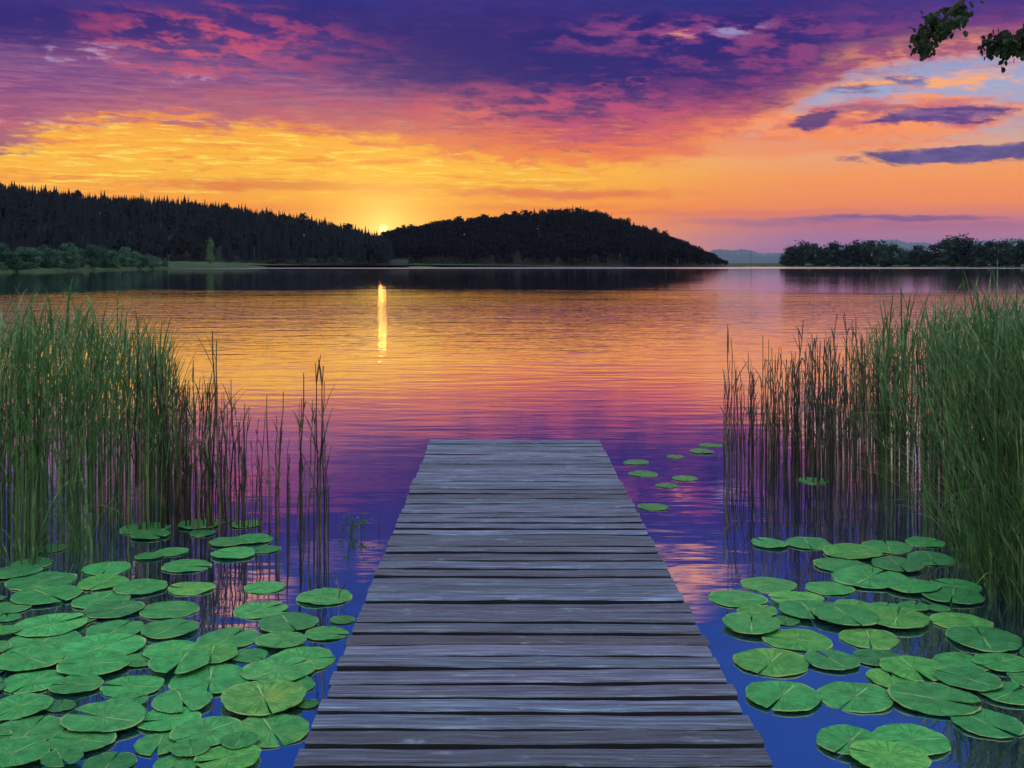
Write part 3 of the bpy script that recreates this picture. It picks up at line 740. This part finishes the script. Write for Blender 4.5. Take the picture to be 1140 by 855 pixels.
LFRONT = [(-300, 640), (0, 626), (60, 622), (110, 604), (160, 592), (205, 588), (300, 594), (380, 604)]
RFRONT = [(800, 528), (900, 540), (960, 548), (1000, 556), (1030, 585), (1060, 615), (1100, 650), (1140, 690), (1300, 760)]
LTOP = [(-300, 340), (0, 341), (60, 338), (120, 340), (165, 352), (205, 385)]
RTOP = [(800, 395), (850, 385), (900, 372), (950, 362), (1000, 350), (1060, 338), (1140, 325), (1300, 320)]
def mk(px, base, top, kind, dry): 
    x, y = water_pt(px, base); return dict(x=x, y=y, h=max(.25, py_z(top, y)), k=kind, dry=dry, px=px)
left, right = [], []
for i in range(1250):
    px = R.uniform(-190, 206) if R.random() < .70 else R.uniform(160, 340)
    fr = interp(px, LFRONT)
    base = lerp(fr, interp(px, [(120, 470), (230, 560), (340, 590)]), R.random() ** 1.25)
    dens = .85 if px < 110 else max(.06, .85 - (px - 110) / 255)
    if R.random() > dens: continue
    top = interp(px, LTOP) + R.gauss(0, 14) + (max(0, px - 200) * .55 + R.uniform(0, 75) if px > 200 else (px - 140) * R.uniform(0, .6) if px > 140 else 0) + (40 if R.random() < .15 else 0)
    dry = px > 135 and R.random() < min(1, (px - 135) / 110)
    left.append(mk(px, base, top, 12 + R.randrange(8) if dry else R.randrange(12), dry))
for px, b, t in [(207,588,395),(215,590,370),(222,592,420),(230,590,400),(238,588,332),(244,590,345),(252,592,430),(258,590,395),(265,592,440),(272,592,425),(280,592,470),(287,594,480),(300,596,415),(306,597,440),(311,596,410),(318,598,495),(334,600,385),(338,600,470),(345,602,420),(350,603,432),(353,603,372),(357,603,375),(360,603,395),(362,604,420),(365,602,470)]:
    left.append(mk(px, b, t, 20 + R.randrange(5) if t < 440 else 12 + R.randrange(8), True))
for i in range(2300):
    px = R.uniform(806, 1340) if R.random() < .68 else R.uniform(806, 1010)
    fr = interp(px, RFRONT)
    back = interp(px, [(806, 505), (900, 480), (960, 455), (1340, 455)])
    base = lerp(fr, back, R.random() ** 1.2)
    dens = interp(px, [(806, .12), (850, .20), (940, .34), (1010, .5), (1050, 1), (1400, 1)])
    if R.random() > dens: continue
    dry = R.random() < interp(px, [(900, 1), (1000, .6), (1070, .08)])
    top = interp(px, RTOP) + R.gauss(0, 16) + (R.uniform(10, 110) if dry and R.random() < .7 else 0)
    right.append(mk(px, base, top, (12 + R.randrange(8) if R.random() < .7 else 20 + R.randrange(5)) if dry else R.randrange(12), dry))
for px, b, t in [(806,529,412),(810,527,335),(815,528,352),(822,527,392),(830,530,440),(838,530,398),(848,530,348),(856,531,420),(866,532,400),(875,532,425),(890,533,340),(893,534,380),(905,536,360),(913,536,352),(925,538,352),(940,540,365),(958,542,322),(962,542,352),(985,545,335),(1040,560,315)]:
    right.append(mk(px, b, t, 20 + R.randrange(5), True))
for i in range(46):
    px = 200 + 140 * R.random() ** 1.5; left.append(mk(px, interp(px, LFRONT) - R.uniform(0, 26), R.uniform(385, 520) + (px - 200) * .25, 12 + R.randrange(8), True))
def plant(lst, side, nshow):
    lst.sort(key=lambda d: -(d['h'] / d['y']) * (1 if -20 < d['px'] < 1160 else .05) * (1.6 if d['dry'] else 1))
    for d in lst[:nshow]:
        t = empty('reed', (d['x'], d['y'], 0), R.uniform(0, 6.28)); s = d['h'] * R.uniform(.9, 1.15); t.scale = (s, s, d['h'])
        st, lf = (dmesh if d['dry'] else gmesh)[d['k']]
        link('stem', st, t); link('foliage', lf, t)
        if side == 'left':
            lab = 'sparse dark reed stem standing in open water beside the left reed bed' if d['px'] > 200 else 'tall green reed at the front of the dense left reed bed'
        else:
            lab = 'bare dark reed stem standing in water right of the dock' if d['dry'] else 'tall green reed at the front of the dense right reed bed'
        if side == 'left' and 331 < d['px'] < 340: lab = 'bent dark reed stem left of the outermost clump, left of the dock'
        elif side == 'left' and d['px'] > 341: lab = 'dark reed stem in the outermost clump left of the dock'
        tag(t, lab, 'reed', 'reeds at the front of the %s bed' % side)
    rest = lst[nshow:]
    for dry, nm, mt in ((False, 'green_reeds', REED_G), (True, 'dry_reeds', REED_D)):
        pl = [(d['k'], d['x'], d['y'], 0, d['h'], d['h'], R.uniform(0, 6.28)) for d in rest if d['dry'] == dry]
        if pl:
            o = big_mesh(nm, rprotos, pl, [mt]); tag(o, ('dense green reeds filling the %s bed behind its front stems' if not dry else 'dry brown reeds mixed into the %s reed bed') % side, 'reeds', None, 'stuff')
plant(left, 'left', 165); plant(right, 'right', 150)

def sedge(px, base, n, hgt, seed, label):
    r = random.Random(seed); mb = MB(); x, y = water_pt(px, base)
    for i in range(n):
        a = r.uniform(0, 6.28); d = np.array([math.cos(a), math.sin(a)]); ln = hgt * r.uniform(.6, 1.15); an = r.uniform(1.0, 1.5); dr = r.uniform(.6, 2.4)
        q = np.array([r.uniform(-.07, .07), r.uniform(-.07, .07), -.05]); sd = np.array([-d[1], d[0], 0]); vs = []; m = 9
        for k in range(m + 1):
            s = k / m; w = .0058 * (1 - s ** 2.2) + .0003
            vs += [tuple(q + sd * w), tuple(q - np.array([0, 0, w * .5])), tuple(q - sd * w)]
            aa = an - dr * s ** 1.8
            q = q + ln / m * np.array([d[0] * math.cos(aa), d[1] * math.cos(aa), math.sin(aa)])
        mb.add(vs, [(3 * k + j, 3 * k + j + 1, 3 * k + j + 4, 3 * k + j + 3) for k in range(m) for j in (0, 1)])
    o = mb.build('sedge_tuft', REED_G); o.location = (x, y, 0); tag(o, label, 'sedge', 'arching sedge tufts by the reeds')
for a in [(1098, 648, 26, 1.55, 7, 'tallest arching sedge tuft drooping over the front of the right reeds'), (1140, 672, 24, 1.6, 8, 'tall drooping sedge tuft at the right picture edge behind the cut one'), (1075, 628, 22, 1.2, 1, 'arching sedge tuft at the inner front of the right reeds'), (1118, 665, 26, 1.15, 2, 'largest arching sedge tuft before the right reeds'), (1160, 690, 24, 1.2, 3, 'arching sedge tuft cut by the right picture edge'),
          (1050, 600, 16, .8, 4, 'small sedge tuft between the sparse and dense right reeds'), (30, 628, 16, .8, 5, 'sedge tuft at the foot of the left reeds by the picture edge'), (95, 614, 14, .7, 6, 'low sedge tuft at the foot of the left reeds')]: sedge(*a)
# twigs standing in the water
def twig(px, base, pts, label, r0=.004):
    x, y = water_pt(px, base); s = y / F; mb = MB()
    for line in pts:
        mb.tube([(a * s, c * s, b * s) for a, b, c in line], [r0 * (1 - .7 * i / (len(line) - 1)) for i in range(len(line))], 5)
    o = mb.build('twig', REED_D); o.location = (x, y, 0); tag(o, label, 'twig', 'twigs in the water')
twig(376, 668, [[(0, -8, 0), (2, 8, 0), (-1, 22, 2), (-5, 34, 2)], [(2, 8, 0), (8, 16, 3), (12, 24, 3)], [(-1, 18, 0), (-7, 24, 2), (-9, 30, 2)]], 'thin forked twig poking out beside the left dock edge')
twig(794, 528, [[(0, -8, 0), (3, 6, 0), (8, 22, 2)], [(3, 6, 0), (-4, 4, 0), (-9, 5, 1)]], 'short broken twig in the water left of the right reeds')
twig(422, 588, [[(0, -8, 0), (0, 10, 0), (1, 22, 0)]], 'single bare stem in the water left of the dock')
mb = MB(); rr = random.Random(8)
for i in range(16):
    x0 = rr.uniform(-.09, .09); pts = [(x0, 0, -.05), (x0 + rr.uniform(-.03, .03), 0.01, rr.uniform(.04, .1)), (x0 + rr.uniform(-.07, .07), rr.uniform(-.05, .05), rr.uniform(.08, .17))]
    mb.tube(pts, [.003, .002, .001], 4)
    for _ in range(3):
        c = np.array(pts[rr.choice((1, 2))]) + np.array([rr.uniform(-.02, .02) for _ in range(3)]); s = rr.uniform(.006, .012)
        mb.add([tuple(c + np.array((-s, 0, 0))), tuple(c + np.array((0, .4 * s, -.6 * s))), tuple(c + np.array((s, 0, .2 * s))), tuple(c + np.array((0, -.2 * s, .7 * s)))], [(0, 1, 2, 3)])
o = mb.build('water_plant', REED_G); x, y = water_pt(392, 596); o.location = (x, y, 0); tag(o, 'small ragged water plant between the left reeds and the dock', 'water plant')

# ------------------------------------------------------------------ near bank and the overhanging tree at the right
rows = []
for i in range(26):
    y = lerp(-12, 16, i / 25); rows.append([(5.2 + .55 * max(0, y) + k * 1.2 + .3 * math.sin(y * 1.7), y, -.35 if k == 0 else .55 * (1 - math.exp(-k * .6)) + .08 * math.sin(k * 2 + y)) for k in range(9)])
tag(sheet('bank', rows, BANK))
def overhang():
    root = empty('overhanging_tree', (6.6, 3.4, .3)); tag(root, 'dark leafy branches of a near tree hanging into the top right of the view', 'tree')
    def W(px, py, Y): return (px_x(px, Y) - 6.6, Y - 3.4, py_z(py, Y) - .3)
    tr = MB(); tr.tube([(0, 0, -.6), (.05, 0, 1.2), (-.05, .1, 2.6), (0, .1, 4), (.1, 0, 5.5)], [.2, .15, .13, .1, .05], 12); tr.build('trunk', BARK, root, True)
    rr = random.Random(21)
    def leaf(mb, p, s, d):
        d = d / np.linalg.norm(d); u = np.cross(d, np.array([rr.gauss(0, 1) for _ in range(3)])); u /= np.linalg.norm(u); n = np.cross(d, u)
        w = s * .36
        vs = [p, p + d * s * .3 + u * w, p + d * s * .3 + n * w * .25, p + d * s * .3 - u * w, p + d * s * .7 + u * w * .8, p + d * s * .7 + n * w * .2, p + d * s * .7 - u * w * .8, p + d * s]
        mb.add([tuple(v) for v in vs], [(0, 2, 1), (0, 3, 2), (1, 2, 5, 4), (2, 3, 6, 5), (4, 5, 7), (5, 6, 7)])
    Y = 6.0
    sprays = [([(1180, -60), (1100, -25), (1065, 5), (1045, 28), (1022, 54)], [(1066, 24), (1034, 20), (1024, 34), (1052, 38), (1036, 46), (1072, 18)]),
              ([(1240, -10), (1190, 20), (1150, 36), (1120, 48), (1094, 44)], [(1114, 36), (1130, 50), (1120, 56), (1138, 36), (1102, 46), (1136, 54)])]
    for (path, ends) in sprays:
        pts = [(.0, .1, 3.2)] + [W(a, b, Y) for a, b in path]
        b_ = MB(); b_.tube(pts, [.05, .03, .02, .013, .008, .004], 6); lf = MB()
        P = [np.array(p) for p in pts]
        for e in ends:
            E_ = np.array(W(e[0], e[1], Y + rr.uniform(-.25, .25))); S = min(P[2:], key=lambda q: np.linalg.norm(q - E_))
            mid = (S + E_) / 2 + np.array([0, 0, .03]); b_.tube([tuple(S), tuple(mid), tuple(E_)], [.005, .003, .0015], 5)
            for k in range(11):
                t = rr.uniform(.2, .95); p = S * (1 - t) + E_ * t; q = p + np.array([rr.gauss(0, .05), rr.gauss(0, .07), rr.gauss(-.01, .035)])
                b_.tube([tuple(p), tuple((p + q) / 2 + np.array([0, 0, .01])), tuple(q)], [.002, .0014, .0008], 4)
                for _ in range(7):
                    u = rr.uniform(.2, 1.05); leaf(lf, p * (1 - u) + q * u + np.array([rr.gauss(0, .008) for _ in range(3)]), rr.uniform(.026, .042), np.array([rr.gauss(-.2, .5), rr.gauss(0, .5), -1 + rr.gauss(0, .5)]))
            for k in range(20):
                t = rr.uniform(.1, 1.02); p = S * (1 - t) + E_ * t + np.array([rr.gauss(0, .028) for _ in range(3)])
                leaf(lf, p, rr.uniform(.028, .046), np.array([rr.gauss(-.2, .5), rr.gauss(0, .5), -1 + rr.gauss(0, .5)]))
        for k in range(45):
            i = rr.choice((2, 2, 1)); t = rr.random(); p = P[i] * (1 - t) + P[i + 1] * t + np.array([rr.gauss(0, .07) for _ in range(3)])
            leaf(lf, p, rr.uniform(.028, .046), np.array([rr.gauss(-.2, .5), rr.gauss(0, .5), -1 + rr.gauss(0, .5)]))
        br = b_.build('branch', BARK, root); lf.build('foliage', DARKLEAF, br)
    cr = MB()
    for k in range(2600):
        d = np.array([rr.gauss(0, 1) for _ in range(3)]); d /= np.linalg.norm(d); q = rr.random() ** .4 * (1 + .25 * math.sin(5 * d[0] + 3 * d[2]))
        leaf(cr, np.array([.5, -.3, 5.0]) + d * q * np.array([1.9, 1.9, 1.6]), rr.uniform(.09, .16), np.array([rr.gauss(0, .6), rr.gauss(0, .6), -1]))
    cr.build('crown', DARKLEAF, root)
overhang()

# ------------------------------------------------------------------ evening air
def haze():
    m = material('evening_haze'); v = E.node('ShaderNodeVolumePrincipled')
    v.inputs['Color'].default_value = (.82, .86, 1, 1); v.inputs['Density'].default_value = HAZE; v.inputs['Anisotropy'].default_value = .3
    o = E.node('ShaderNodeOutputMaterial'); E.nt.links.new(v.outputs[0], o.inputs['Volume'])
    b = MB(); b.box(-9000, 9000, -100, 12000, -3, 260)
    tag(b.build('haze', m), 'thin evening haze over the lake and hills', None, None, 'stuff')
HAZE = 1.6e-5
if HAZE: haze()

# ------------------------------------------------------------------ render settings
SC.view_settings.view_transform = 'Standard'; SC.view_settings.look = 'None'; SC.view_settings.exposure = 0; SC.view_settings.gamma = 1
SC.render.engine = 'CYCLES'; SC.cycles.use_denoising = True
SC.cycles.use_adaptive_sampling = True; SC.cycles.adaptive_threshold = .025; SC.cycles.max_bounces = 5; SC.cycles.diffuse_bounces = 2; SC.cycles.glossy_bounces = 3; SC.cycles.transmission_bounces = 2; SC.cycles.sample_clamp_indirect = 6
